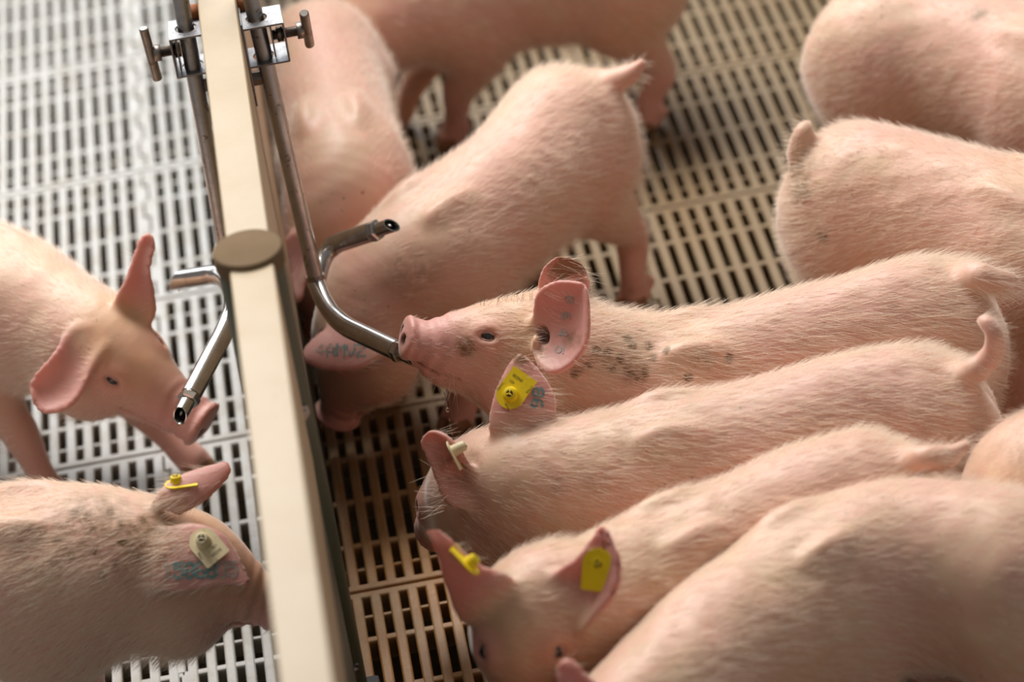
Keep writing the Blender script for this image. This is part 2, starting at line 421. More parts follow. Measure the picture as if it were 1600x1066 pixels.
drinker(Vector((PLX, PLY, 27.0))-dirL*26, jL, [tL1, tL2], 'steel Y drinker left of the fence, its nozzle over a pig\'s snout',
        [at(372, 478, 13.5), at(345, 427, 13.6)], cut=(0, 1))

# ------------------------------------------------------------------ pigs
def catmull(P, per):
    P = [np.asarray(p, float) for p in P]; P = [2*P[0]-P[1]]+P+[2*P[-1]-P[-2]]; out = []
    for i in range(1, len(P)-2):
        n = max(2, int(np.linalg.norm(P[i+1][:3]-P[i][:3])/per))
        for k in range(n):
            t = k/n; a, b_, c, d = P[i-1], P[i], P[i+1], P[i+2]
            out.append(.5*((2*b_)+(-a+c)*t+(2*a-5*b_+4*c-d)*t*t+(-a+3*b_-3*c+d)*t**3))
    out.append(P[-2]); return out
class Field:
    def __init__(s, lo, hi, vx):
        s.vx = vx; s.lo = np.array(lo, float); s.n = np.ceil((np.array(hi)-s.lo)/vx).astype(int)+1
        s.F = np.full(s.n, 9.0, np.float32)
    def sub(s, c, r):
        a = np.maximum(0, np.floor((c-r-s.lo)/s.vx).astype(int)); b = np.minimum(s.n, np.ceil((c+r-s.lo)/s.vx).astype(int)+1)
        if np.any(b <= a): return None
        ax = [(s.lo[i]+s.vx*np.arange(a[i], b[i])-c[i]).astype(np.float32) for i in range(3)]
        return (slice(a[0], b[0]), slice(a[1], b[1]), slice(a[2], b[2])), ax[0][:, None, None], ax[1][None, :, None], ax[2][None, None, :]
    def ell(s, G, c, fr, rad, m=1.6):
        """hard-min an oriented ellipsoid into array G"""
        c = np.asarray(c, float); R = max(rad)+m; q = s.sub(c, R)
        if q is None: return
        sl, x, y, z = q
        k0 = 0; k1 = 0
        for i in range(3):
            e = fr[i]; p = (x*e[0]+y*e[1]+z*e[2])/rad[i]; p2 = p*p; k0 = k0+p2; k1 = k1+p2/(rad[i]**2)
        k0 = np.sqrt(k0); d = k0*(k0-1)/np.sqrt(k1+1e-9)
        np.minimum(G[sl], d, out=G[sl])
    def tube(s, G, st, per=.3, up=(0, 0, 1), m=1.6):
        """st: rows of (x,y,z,a,b) - half width and half height of the section"""
        pts = catmull(st, per); N = len(pts); fr = []
        for i in range(N):
            t = pts[min(i+1, N-1)][:3]-pts[max(i-1, 0)][:3]; t = t/np.linalg.norm(t)
            sd = np.cross(t, up); 
            if np.linalg.norm(sd) < .25: sd = fr[-1][1] if fr else np.cross(t, (1, 0, 0))
            sd = sd/np.linalg.norm(sd); u = np.cross(sd, t); fr.append((t, sd, u))
        for p, f in zip(pts, fr):
            a, b_ = max(p[3], .08), max(p[4], .08); s.ell(G, p[:3], f, (min(a, b_)*.92, a, b_), m)
        return pts, fr
    def new(s): return np.full(s.n, 9.0, np.float32)
    def merge(s, G, k):
        h = np.clip(.5+.5*(G-s.F)/k, 0, 1); s.F = (G*(1-h)+s.F*h-k*h*(1-h)).astype(np.float32)
    def carve(s, G, k):
        h = np.clip(.5-.5*(s.F+G)/k, 0, 1); s.F = (s.F*(1-h)-G*h+k*h*(1-h)).astype(np.float32)
    def val(s, p):
        q = (np.asarray(p)-s.lo)/s.vx; i = np.floor(q).astype(int)
        if np.any(i < 0) or np.any(i >= s.n-1): return 9.0
        f = q-i; v = s.F[i[0]:i[0]+2, i[1]:i[1]+2, i[2]:i[2]+2]
        v = v[0]*(1-f[0])+v[1]*f[0]; v = v[0]*(1-f[1])+v[1]*f[1]; return float(v[0]*(1-f[2])+v[1]*f[2])
    def grad(s, p):
        e = s.vx; g = np.array([s.val(p+np.eye(3)[i]*e)-s.val(p-np.eye(3)[i]*e) for i in range(3)]); return g/(np.linalg.norm(g)+1e-9)
    def march(s, o, d, t0=0, t1=400, step=.08):
        t = t0
        while t < t1:
            v = s.val(o+d*t)
            if v < 0: return o+d*t
            t += step if v < 3 else 1.5
        return None
    def mesh(s):
        F = s.F; n = s.n; ins = F < 0
        c = ins[:-1, :-1, :-1].astype(np.int8)
        cnt = np.zeros(np.array(n)-1, np.int8); 
        for dx in (0, 1):
            for dy in (0, 1):
                for dz in (0, 1): cnt += ins[dx:n[0]-1+dx, dy:n[1]-1+dy, dz:n[2]-1+dz]
        cell = (cnt > 0) & (cnt < 8); ci = np.argwhere(cell); idx = np.full(cell.shape, -1, np.int32); idx[cell] = np.arange(len(ci))
        acc = np.zeros((len(ci), 3)); num = np.zeros(len(ci))
        for ax in range(3):
            oth = [a for a in range(3) if a != ax]
            for da in (0, 1):
                for db in (0, 1):
                    o = np.zeros(3, int); o[oth[0]] = da; o[oth[1]] = db; e = np.zeros(3, int); e[ax] = 1
                    p = ci+o; q = p+e; fa = F[p[:, 0], p[:, 1], p[:, 2]]; fb = F[q[:, 0], q[:, 1], q[:, 2]]
                    m = (fa < 0) != (fb < 0); t = fa[m]/(fa[m]-fb[m]); pt = o+np.zeros((m.sum(), 3)); pt[:, ax] += t
                    acc[m] += pt; num[m] += 1
        V = s.lo+(ci+acc/num[:, None])*s.vx
        faces = []
        for ax in range(3):
            e = np.zeros(3, int); e[ax] = 1
            sl0 = tuple(slice(0, n[i]-e[i]) for i in range(3)); sl1 = tuple(slice(e[i], n[i]) for i in range(3))
            cr = ins[sl0] != ins[sl1]; p = np.argwhere(cr); u_, v_ = (ax+1) % 3, (ax+2) % 3
            ok = (p[:, u_] > 0) & (p[:, v_] > 0) & (p[:, u_] < n[u_]-1) & (p[:, v_] < n[v_]-1); p = p[ok]
            eu = np.zeros(3, int); eu[u_] = 1; ev = np.zeros(3, int); ev[v_] = 1
            def ix(q): return idx[q[:, 0], q[:, 1], q[:, 2]]
            quad = np.stack([ix(p-eu-ev), ix(p-ev), ix(p), ix(p-eu)], 1)
            flip = ~ins[p[:, 0], p[:, 1], p[:, 2]]; quad[flip] = quad[flip][:, ::-1]; faces.append(quad)
        return V, np.concatenate(faces)

def wave(V, amp, freq, n=14, seed=1):
    r = np.random.RandomState(seed); o = np.zeros(len(V))
    for k in range(n):
        d = r.normal(size=3); d /= np.linalg.norm(d); o += np.sin(V@d*freq*r.uniform(.6, 1.6)+r.uniform(0, 6.28))
    return o*amp/math.sqrt(n)

def sheet(e0, e1, nv=22, nu=18, cup=.6, th=.12, ndir=None, bend=0.):
    """ear: surface between two edge lines e0, e1 (base to tip); returns map(u,v,off), verts, faces"""
    A = np.array([p[:3] for p in resample(e0, nv)]); B = np.array([p[:3] for p in resample(e1, nv)])
    nd = np.asarray(ndir, float); nd = nd/np.linalg.norm(nd)
    def mp(u, v, off=0.):
        q = v*(nv-1); i = min(int(q), nv-2); f = q-i
        a = A[i]*(1-f)+A[i+1]*f; b_ = B[i]*(1-f)+B[i+1]*f
        w = np.linalg.norm(b_-a)
        return a*(1-u)+b_*u - nd*(cup*w*.25*(1-(2*u-1)**2)) + nd*(bend*v*v) + nd*off
    return mp
def resample(P, n):
    P = catmull(P, .15) if len(P) > 2 else [np.asarray(P[0], float)*(1-t)+np.asarray(P[1], float)*t for t in np.linspace(0, 1, 30)]
    P = np.array(P); L = np.concatenate([[0], np.cumsum(np.linalg.norm(np.diff(P, axis=0), axis=1))])
    return [np.array([np.interp(t*L[-1], L, P[:, k]) for k in range(3)]) for t in np.linspace(0, 1, n)]

def on_plane(px, py, p0, nrm):
    o, d = ray(px, py); t = np.dot(np.asarray(p0)-o, nrm)/np.dot(d, nrm); return o+d*t
CAMDIR = -AF
def plane_n(right=0., up=0., facing=1.):
    """normal that faces the camera, leaned towards the picture's right / up"""
    n = CAMDIR*facing+AR*right+AU*up; return n/np.linalg.norm(n)

HAIRED = []; HAIR_ON = True
def make_pig(label, st, nt=8, vx=.2, feet=None, tail=None, ears=(), eyes=(), stains=(), hair=9000, hlen=.0042, skin=None, shoulder=True, seed=1, tagspec=(), tattoos=(), nhead=None, belly=0.):
    """st: stations (px,py,h,a,b) rump to snout; nhead: index of the poll station"""
    ws = [np.array(list(at(*p[:3]))+list(p[3:5])) for p in st]
    f0 = ws[2][:3]-ws[0][:3]; f0 /= np.linalg.norm(f0)
    ws[0][:3] += f0*1.7; ws[1][:3] += f0*1.5
    P = np.array([w_[:3] for w_ in ws]); nh = nhead if nhead is not None else len(st)-5
    tr = P[:nh]                                             # trunk and neck
    lo = P.min(0)-6.5; hi = P.max(0)+6.5; lo[2] = -.3; hi[2] = P[:, 2].max()+6
    if feet:
        for f in feet: lo[:2] = np.minimum(lo[:2], np.array(f[:2])-2); hi[:2] = np.maximum(hi[:2], np.array(f[:2])+2)
    if tail:
        T = [at(*p) for p in tail]; lo = np.minimum(lo, np.min(T, 0)-1); hi = np.maximum(hi, np.max(T, 0)+1); lo[2] = -.3
    fd = Field(lo, hi, vx)
    G = fd.new(); pts, frs = fd.tube(G, ws, .32); fd.F = G
    # forward direction of the trunk
    fw = (ws[-7 if len(ws) > 8 else -4][:3]-ws[1][:3]); fw[2] = 0; fw /= np.linalg.norm(fw); sd = np.cross(fw, (0, 0, 1))
    hip = ws[2][:3].copy(); sh_i = nh-3; sho = ws[sh_i][:3].copy()
    # hams, shoulders and shoulder blades
    up = np.array([0, 0, 1.])
    G = fd.new()
    for s_ in (1, -1):
        fd.ell(G, hip+sd*s_*(ws[2][3]-2.5)-fw*.6+up*-.8, (fw, sd, up), (3.6, 2.5, 4.2))
        fwS = ws[sh_i+1][:3]-ws[sh_i-1][:3]; fwS[2] = 0; fwS /= np.linalg.norm(fwS); sdS = np.cross(fwS, up)
        fd.ell(G, sho+sdS*s_*(ws[sh_i][3]-2.2)-up*1.2, (fwS, sdS, up), (3.0, 2.3, 4.1))
    fd.merge(G, 1.4)
    if shoulder:
        G = fd.new()
        for s_ in (1, -1): fd.ell(G, sho+sdS*s_*1.5+up*(ws[sh_i][4]-.80)-fwS*.4, (fwS, sdS, up), (1.8, .6, .95))
        fd.merge(G, .7)
    # legs
    def leg(p, r):
        G = fd.new(); fd.tube(G, [list(a)+[b_[0], b_[1]] for a, b_ in zip(p, r)], .25, up=fw); fd.merge(G, .9)
    F_ = feet or [None]*4
    hoofs = []
    for k, s_ in ((0, 1), (1, -1)):
        o_ = sho+sdS*s_*2.3; ft = np.array(F_[k][:2]+[0.]) if F_[k] is not None else np.array([o_[0], o_[1], 0])+fw*RNG.uniform(-1, 1)
        base = ft+up*.9
        top = o_+up*(-2.2); dv = base-top
        leg([o_-up*1.0, top+dv*.25-fw*.5, top+dv*.55+fw*.15, top+dv*.82+fw*.05, base], [(1.7, 2.1), (1.35, 1.7), (1.05, 1.1), (.78, .8), (.95, .95)])
        hoofs.append((ft, fwS))
    for k, s_ in ((2, 1), (3, -1)):
        o_ = hip+sd*s_*2.2; ft = np.array(F_[k][:2]+[0.]) if F_[k] is not None else np.array([o_[0], o_[1], 0])-fw*(1.2+RNG.uniform(-.8, .8))
        base = ft+up*.9; hock = ft*.55+np.array([o_[0], o_[1], 0])*.45-fw*1.25+up*4.4; stif = (o_+hock)/2+fw*1.5+up*.4
        leg([o_-up*1, stif, hock+up*.8-(-fw)*.3, hock-up*.7, ft+up*2.1, base], [(2.1, 3.0), (1.7, 2.3), (.95, 1.25), (.9, 1.05), (.78, .8), (.95, .95)])
        hoofs.append((ft, fw))
    # toes: two front, two dew claws
    toes = []
    for ft, d in hoofs:
        s_ = np.cross(d, up); G = fd.new()
        for q in (1, -1):
            fr = ((d*.86-up*.5), s_, (up*.86+d*.5))
            fd.ell(G, ft+s_*q*.46+d*.45+up*.62, fr, (1.05, .43, .6), .8)
            fd.ell(G, ft+s_*q*.62-d*.75+up*1.45, (d, s_, up), (.42, .26, .5), .8)
            toes.append(ft+s_*q*.46+d*.75+up*.4)
        fd.merge(G, .22)
    # tail
    if tail:
        n = len(T); G = fd.new(); rr = [.66, .62, .56, .50, .44, .38, .32, .26]
        fd.tube(G, [list(T[i])+[rr[min(i, 7)] if i < n-1 else .22]*2 for i in range(n)], .15, up=(0, 1, .2)); fd.merge(G, .9)
    # head frame
    hs = ws[nh:]; tip = hs[-1][:3]; hd = tip-hs[-4][:3]; hd /= np.linalg.norm(hd); hsd = np.cross(hd, up); hsd /= np.linalg.norm(hsd); hup = np.cross(hsd, hd)
    ra, rb = hs[-1][3], hs[-1][4]
    G = fd.new(); fd.ell(G, tip+hd*(.60*rb)+hup*.1, (hd, hsd, hup), (.40, ra*1.08, rb*1.08), 1); fd.merge(G, .4)
    # cheeks and brow
    G = fd.new(); c0 = hs[0][:3]; 
    for s_ in (1, -1):
        fd.ell(G, c0+hd*1.2+hsd*s_*hs[0][3]*.55-hup*hs[0][4]*.35, (hd, hsd, hup), (2.2, 1.7, 2.0), 1.5)
    fd.merge(G, 1.2)
    G = fd.new()
    for s_ in (1, -1):
        fd.ell(G, tip+hd*(.60*rb+.38)+hsd*s_*ra*.42+hup*.18, (hd, hsd, hup), (.34, .21, .27), 1)
    fd.carve(G, .12)
    G = fd.new()                                           # lower jaw, ends just behind the disc
    jw = [list(tip-hd*.35-hup*rb*1.05)+[ra*.55, .34], list(hs[-2][:3]-hup*hs[-2][4]*.85-hd*.3)+[hs[-2][3]*.7, .45], list(hs[-3][:3]-hup*hs[-3][4]*.72)+[hs[-3][3]*.75, .6], list(hs[-4][:3]-hup*hs[-4][4]*.6)+[hs[-4][3]*.7, .8]]
    fd.tube(G, jw, .2, up=hup); fd.merge(G, .3)
    G = fd.new()                                           # mouth line
    for s_ in (1, -1):
        for q in np.linspace(0, 1, 26):
            i = q*2.6; w0 = hs[-1]*(1-min(i, 1))+hs[-2]*min(i, 1) if i < 1 else hs[-2]*(2-i)+hs[-3]*(i-1) if i < 2 else hs[-3]*(3-i)+hs[-4]*(i-2)
            c = w0[:3]-hup*w0[4]*(.66-.30*q)+hsd*s_*w0[3]*(.66+.24*q)
            fd.ell(G, c+hd*.1, (hd, hsd, hup), (.24, .24, .10), .6)
    fd.carve(G, .10)
    # eyes: by picture position, else mirrored on the head
    epos = []
    for e in eyes:
        o, d = ray(*e[:2]); p = fd.march(o, d, 110, 230)
        if p is not None: epos.append((p, fd.grad(p)))
    if not eyes:
        c = (hs[-4][:3]*.55+hs[-5][:3]*.45) if len(hs) > 4 else hs[-3][:3]
        for s_ in (1, -1):
            d = -(hsd*s_*.86+hup*.42); d /= np.linalg.norm(d); p = fd.march(c-d*7, d, 0, 9, .05)
            if p is not None: epos.append((p, fd.grad(p)))
    for p, g in epos:
        a = hd-g*np.dot(hd, g); a /= np.linalg.norm(a); b_ = np.cross(g, a)
        G = fd.new(); fd.ell(G, p-g*.32, (a, b_, g), (.95, .75, .55), 1); fd.merge(G, .5)
        G = fd.new(); fd.ell(G, p+g*.25, (a, b_, g), (.50, .29, .42), 1); fd.carve(G, .2)
    # ear roots
    for er in ears: resolve_ear(er, fd)
    maps = []; epts = []
    for er in ears:
        mp = sheet(er['e0'], er['e1'], cup=er['cup'], ndir=er['n'], bend=er['bend'])
        maps.append(mp); G = fd.new(); th = er['th']
        nv_ = 34
        for j in range(nv_):
            v = j/(nv_-1); w_ = np.linalg.norm(mp(1, v)-mp(0, v)); nu_ = max(2, int(w_/.17)+1)
            for i in range(nu_):
                u = i/(nu_-1) if nu_ > 1 else .5
                p = mp(u, v); p1 = mp(min(u+.04, 1), v)-mp(max(u-.04, 0), v); p2 = mp(u, min(v+.04, 1))-mp(u, max(v-.04, 0))
                n_ = np.cross(p1, p2); ln = np.linalg.norm(n_)
                if ln < 1e-7: continue
                n_ /= ln; t1 = p2/np.linalg.norm(p2); t2 = np.cross(n_, t1); k_ = th*(1.35-.55*v)
                fd.ell(G, p, (t1, t2, n_), (.24, .24, k_), .5); epts.append((p, v, er))
        fd.merge(G, .45)
    for er in ears:
        if er.get('canal'):
            o, d = ray(*er['canal']); p = fd.march(o, d, 100, 240, .03)
            if p is not None:
                G = fd.new(); fd.ell(G, p-er['n']*.1, (AR, AU*.9+AR*.3, CAMDIR), (.28, .42, .5), .6); fd.carve(G, .15)
                G = fd.new(); fd.ell(G, p-AR*.42-AU*.35, (AR, AU, CAMDIR), (.16, .38, .22), .6); fd.merge(G, .2)
                er['cp'] = p
    V, Q = fd.mesh()
    nrm_off = wave(V, .055, .9, seed=seed)+wave(V, .022, 3.2, seed=seed+5)
    g = (V-V.mean(0)); 
    # vertex normals for the displacement
    a = V[Q[:, 1]]-V[Q[:, 0]]; b_ = V[Q[:, 3]]-V[Q[:, 0]]; fn = np.cross(a, b_); vn = np.zeros_like(V)
    for k in range(4): np.add.at(vn, Q[:, k], fn)
    vn /= np.linalg.norm(vn, axis=1)[:, None]+1e-9
    keep = np.clip((V[:, 2]-3)/3, 0, 1)*np.clip(np.linalg.norm(V-tip, axis=1)/5-.4, 0, 1)
    ear = np.zeros(len(V))
    if epts:
        EP = np.array([e[0] for e in epts]); EVv = np.array([e[1] for e in epts])
        lo_, hi_ = EP.min(0)-.8, EP.max(0)+.8; ii = np.nonzero(np.all((V > lo_) & (V < hi_), axis=1))[0]
        for k0 in range(0, len(ii), 2000):
            jj = ii[k0:k0+2000]; D = np.linalg.norm(V[jj][:, None]-EP[None], axis=2); m_ = D.argmin(1); dd = D[np.arange(len(jj)), m_]
            ear[jj] = np.clip(1.6-dd/.3, 0, 1)*np.clip((EVv[m_]-.08)/.3, 0, 1)
    V = V+vn*(nrm_off*keep*(1-ear))[:, None]
    dt = np.linalg.norm(V-tip, axis=1); al = (V-tip)@hd
    wr = np.sin(al*8.5+wave(V, 1.6, 1.6, seed=seed+2))*.05*np.clip(1-abs(dt-1.5)/1.2, 0, 1)
    V = V+vn*wr[:, None]
    pink = np.clip(1.25-np.linalg.norm((V-tip), axis=1)/4.2, 0, .85)
    pink = np.maximum(pink, np.clip((6.5-V[:, 2])/6, 0, .5))
    c1 = hs[0][:3]+hd*2.4+hup*2.5; tan = np.clip(1.1-np.linalg.norm(V-c1, axis=1)/3.6, 0, .55)
    tan = np.maximum(tan, np.clip(wave(V, .28, .5, 10, seed+9)-.18, 0, .35))
    mp_idx = np.zeros(len(Q), int)
    cen = V[Q].mean(1)
    for t_ in toes:
        mp_idx[np.linalg.norm(cen-t_, axis=1) < .95] = 2
    mp_idx[cen[:, 2] > 1.0] = 0
    stain = np.zeros(len(V)); dark = np.zeros(len(V))
    for (px, py, r_, st_) in stains:
        o, d = ray(px, py); p = fd.march(o, d, 100, 240)
        if p is not None: stain = np.maximum(stain, st_*np.clip(1.4-np.linalg.norm(V-p, axis=1)/r_, 0, 1))
    for p, g_ in epos: pink = np.maximum(pink, np.clip(1.5-np.linalg.norm(V-p, axis=1)/1.1, 0, .9))
    for s_ in (1, -1):
        p = tip+hd*(.60*rb+.34)+hsd*s_*ra*.42+hup*.18; dark = np.maximum(dark, np.clip(1.6-np.linalg.norm(V-p, axis=1)/.24, 0, 1))
    if epts:
        for er, mp in zip(ears, maps):
            for (c, r_, q) in er['stains']:
                p = mp(*c); stain = np.maximum(stain, q*np.clip(1.4-np.linalg.norm(V-p, axis=1)/r_, 0, 1))
            if er.get('canal'):
                p = er.get('cp')
                if p is not None: dark = np.maximum(dark, .8*np.clip(1.5-np.linalg.norm((V-p+er['n']*.25)*[1, 1, .75], axis=1)/.34, 0, 1))
    me = bpy.data.meshes.new('body'); me.from_pydata((V*U).tolist(), [], Q.tolist()); me.update()
    me.polygons.foreach_set('material_index', mp_idx.tolist())
    for nm, arr in (('pink', pink), ('tan', tan), ('dark', dark), ('ear', ear), ('stain', stain)):
        at_ = me.attributes.new(nm, 'FLOAT', 'POINT'); at_.data.foreach_set('value', arr.astype(np.float32))
    smooth(me)
    mid = ws[len(ws)//3]; root = empty('pig', (float(mid[0])*U, float(mid[1])*U, 0), math.atan2(fw[1], fw[0]))
    tag(root, label, 'pig')
    body = link('body', me, [skin or M_SKIN, M_SKIN, M_HOOF, M_HAIR], root)
    # eyes
    for p, g_ in epos:
        b = MB(); c = Vector(p-g_*.26); b.ball(c, .40); ey = b.build('eye', M_EYE, root)
        a = hd-g_*np.dot(hd, g_); a /= np.linalg.norm(a); bb = np.cross(g_, a)
        for sg in (1, -1):
            arc = []
            for q in np.linspace(-1, 1, 13):
                arc.append(p-g_*(.02+.2*q*q)+a*q*.55+bb*sg*(1-q*q)*.21)
            m_ = MB(); m_.tube(arc, [.04+.10*(1-q*q) for q in np.linspace(-1, 1, 13)], 8); m_.build('eyelid', M_LID, ey)
    if hair and HAIR_ON:
        vg = body.vertex_groups.new(name='coat')
        wgt = np.clip((V[:, 2]-1.2)/3, 0, 1)*np.clip(np.linalg.norm(V-tip, axis=1)/2.2-.35, 0, 1)
        for p, g_ in epos: wgt = wgt*np.clip(np.linalg.norm(V-p, axis=1)/.6-.6, 0, 1)
        fv = CAMDIR@np.array(vn).T; wgt = wgt*np.clip((fv+.6)/.2, 0, 1)*(1-.75*ear)      # the side that can be seen, with a margin
        bins = np.round(wgt*8).astype(int)
        for k in range(1, 9):
            ii = np.nonzero(bins == k)[0]
            if len(ii): vg.add(ii.tolist(), k/8, 'REPLACE')
        vl = body.vertex_groups.new(name='length')
        hl = np.clip(np.linalg.norm(V-tip, axis=1)/7, .35, 1)*(1-.82*np.clip((-(vn@fw)-.25)/.6, 0, 1)); lb = np.round(hl*8).astype(int)
        for k in range(1, 9):
            ii = np.nonzero(lb == k)[0]
            if len(ii): vl.add(ii.tolist(), k/8, 'REPLACE')
        HAIRED.append((body, hair, hlen, hd, fw))
        md = body.modifiers.new('coat', 'PARTICLE_SYSTEM'); ps = body.particle_systems[0]; ps.vertex_group_density = 'coat'; ps.vertex_group_length = 'length'; ps.seed = seed
        s = ps.settings; s.type = 'HAIR'; s.count = hair; s.use_advanced_hair = True; s.hair_step = 4; s.display_step = 3; s.render_step = 3
        s.emit_from = 'FACE'; s.use_emit_random = True; s.use_even_distribution = True; s.hair_length = hlen
        s.material = 4; s.child_type = 'NONE'; s.root_radius = 1.0; s.tip_radius = .25; s.radius_scale = .00030; s.shape = 0
        s.normal_factor = HN*hlen; s.object_align_factor = (-HB*hlen, 0, -HD_*hlen); s.factor_random = .22*hlen; s.tangent_factor = 0
    return dict(root=root, body=body, maps=maps, tip=tip, hd=hd, fd=fd)
HN, HB, HD_ = .34, .68, .26

def EAR(edge0, edge1, base, lean=(0., 0.), facing=1., cup=.6, bend=0., th=.17, stains=(), root=.6, sink=.7, lift=None, canal=None):
    """edge0 / edge1: picture positions base->tip; base: (px,py,h) anchor; lean: normal leaned right/up"""
    return dict(edge0=edge0, edge1=edge1, base=base, lean=lean, facing=facing, cup=cup, bend=bend, th=th, stains=stains, rr=root, sink=sink, lift=lift, canal=canal)
def resolve_ear(er, fd):
    o, d = ray(*er['base'][:2]); p0 = fd.march(o, d, 100, 240)
    if p0 is None: p0 = at(*er['base'])
    n = plane_n(er['lean'][0], er['lean'][1], er['facing'])
    L_ = er['lift'] if er['lift'] is not None else .15+max(0, er['cup'])*.75
    def edge(E_):
        out = []
        for i, (x, y) in enumerate(E_):
            q = i/(len(E_)-1); out.append(on_plane(x, y, p0+n*L_*min(1, q*2.5+.15), n))
        return out
    e0 = edge(er['edge0']); e1 = edge(er['edge1']); er['p0'] = p0
    mid0 = (e0[0]+e1[0])/2; mid1 = (e0[-1]+e1[-1])/2; d = mid1-mid0; d /= np.linalg.norm(d); k = er['sink']
    # sink the root into the head
    er['e0'] = [e0[0]-d*k-n*.35*k-(e0[0]-mid0)*.3]+e0; er['e1'] = [e1[0]-d*k-n*.35*k-(e1[0]-mid0)*.3]+e1
    er['n'] = n; er['root'] = mid0-n*.85; er['rootdir'] = d

P_ = {}
P_['H'] = make_pig('pig drinking from the nozzle with its head raised, long profile, brown specks on its neck',
  [(1548,515,11.5,1.80,2.4),(1515,520,11.3,3.10,3.6),(1440,532,11,3.60,4.6),(1330,562,10.9,3.60,4.5),(1200,594,10.7,3.60,4.4),(1080,622,10.6,3.60,4.3),(1000,612,11,3.42,4.2),(930,590,12,3.06,3.9),
   (860,560,13,3.00,3.6),(800,553,13.6,2.60,3.1),(740,548,14.3,1.95,2.4),(690,545,14.8,1.50,1.7),(673,538,15.2,1.3,1.25),(656,533,15.4,1.18,1.02)],
  nhead=8, vx=.14, tail=[(1500,432,13.6),(1525,430,15.3),(1555,438,15.1),(1583,436,15.1)], eyes=[(762,526)], seed=3,
  stains=[(728,542,.45,1),(1000,585,.4,.9),(905,575,.3,.8),(1020,560,.25,.7),(985,575,.8,.5),(940,560,.6,.35),(1100,560,.6,.3)]+[(x, y, .2, 1.8) for x, y in ((919, 571),(979, 529),(988, 541),(949, 551),(932, 548),(985, 583),(1007, 585),(898, 585),(957, 576),(969, 560),(1041, 548),(1013, 541),(1075, 590),(1140, 560))],
  ears=[EAR([(838,500),(843,465),(862,448),(890,444),(913,448)],[(838,545),(846,568),(866,580),(893,566),(916,530),(917,470),(913,448)],(838,515,14.6),lean=(-.35,.1),cup=.7,lift=1.15,canal=(850,524),stains=[((.75,.55),.5,.8),((.9,.6),.4,.8)]),
        EAR([(850,452),(848,440),(855,420),(870,407)],[(905,452),(916,448),(908,420),(886,406)],(872,455,16.0),lean=(.1,-.3),cup=.5,stains=[((.8,.9),1.0,2.5)])],
  hair=24000, hlen=.0064)
P_['I'] = make_pig('pig with a curled raised tail between the drinking pig and the one below, head lowered',
  [(1530,660,11.3,1.80,2.4),(1500,668,11.2,3.10,3.7),(1430,678,11,3.60,4.6),(1320,692,11,3.69,4.6),(1180,730,10.9,3.69,4.5),(1040,757,10.8,3.60,4.4),(930,775,10.7,3.42,4.3),(850,785,10.5,3.15,4.2),
   (780,785,9.8,3.10,3.8),(745,790,9,2.70,3.1),(718,798,8,2.10,2.4),(702,808,7,1.60,1.7),(694,816,6.2,1.30,1.3),(691,822,5.6,1.20,1.2)],
  nhead=8, vx=.16, tail=[(1488,592,13.6),(1520,580,15.2),(1540,566,15.8),(1554,545,16.6),(1553,520,17.6),(1540,503,18.0),(1532,500,17.8)], eyes=[], seed=13,
  stains=[(870,760,.5,.25),(935,755,.6,.22)],
  ears=[EAR([(735,740),(712,700),(690,680),(676,676)],[(728,790),(700,780),(680,730),(664,690),(676,676)],(735,765,11.5),lean=(-.5,-.1),cup=.7,stains=[((.3,.5),1.0,.9)]),
        EAR([(770,668),(778,620),(795,580),(812,556)],[(858,655),(862,625),(840,585),(812,556)],(815,668,14.2),lean=(0,.1),cup=-.5,stains=[((.5,.97),.8,1.2),((.15,.6),.5,.9)])],
  hair=26000, hlen=.0064)
P_['J'] = make_pig('pig facing the camera between the two foreground bodies, yellow tags in both ears',
  [(1440,800,11.3,1.80,2.4),(1415,805,11.2,3.10,3.7),(1350,815,11,3.60,4.6),(1255,840,11,3.69,4.5),(1150,885,10.9,3.69,4.4),(1060,922,11,3.60,4.3),(980,950,11.3,3.42,4.2),(920,962,12,3.06,3.7),
   (862,952,12.8,3.00,3.2),(830,968,12.8,2.80,2.95),(815,1000,12.2,2.35,2.4),(818,1040,11,1.80,1.85),(826,1080,9.8,1.40,1.4),(830,1098,9.2,1.30,1.25)],
  nhead=8, vx=.2, tail=[(1405,725,13.6),(1440,718,15.2),(1480,714,15.2),(1512,694,15.6)], eyes=[(755,1020),(872,1020)], seed=23,
  ears=[EAR([(722,965),(702,915),(690,870),(676,838),(668,822)],[(795,905),(750,890),(715,862),(690,838),(668,822)],(765,945,14.5),lean=(-.1,-.5),cup=-.4),
        EAR([(868,905),(905,875),(930,845),(943,825)],[(920,975),(955,930),(966,890),(955,850),(943,825)],(895,940,14.5),lean=(-.35,.1),cup=.6)],
  skin=M_SKIN2, hair=18000, hlen=.0055)
P_['K'] = make_pig('large pig body filling the bottom right corner, closest to the camera',
  [(1700,950,11.2,1.80,2.4),(1660,940,11.2,3.10,3.7),(1580,920,11,3.86,4.7),(1470,900,11,4.05,4.7),(1370,905,11,4.05,4.7),(1260,950,11,3.96,4.6),(1150,1030,11,3.77,4.5),(1060,1105,11,3.59,4.3),
   (980,1170,11,3.20,3.6),(940,1200,10.5,2.80,3.1),(900,1235,10,2.20,2.3),(870,1265,9,1.60,1.7),(845,1290,8.3,1.35,1.35),(835,1300,8,1.25,1.2)],
  nhead=8, vx=.2, tail=[(1700,880,14),(1730,870,14.2),(1750,860,14)], seed=33,
  ears=[EAR([(905,1110),(885,1080),(875,1050),(884,1032)],[(955,1100),(930,1075),(905,1050),(884,1032)],(930,1105,14.5),lean=(0,0),cup=.3)],
  skin=M_SKIN2, hair=18000, hlen=.0055)
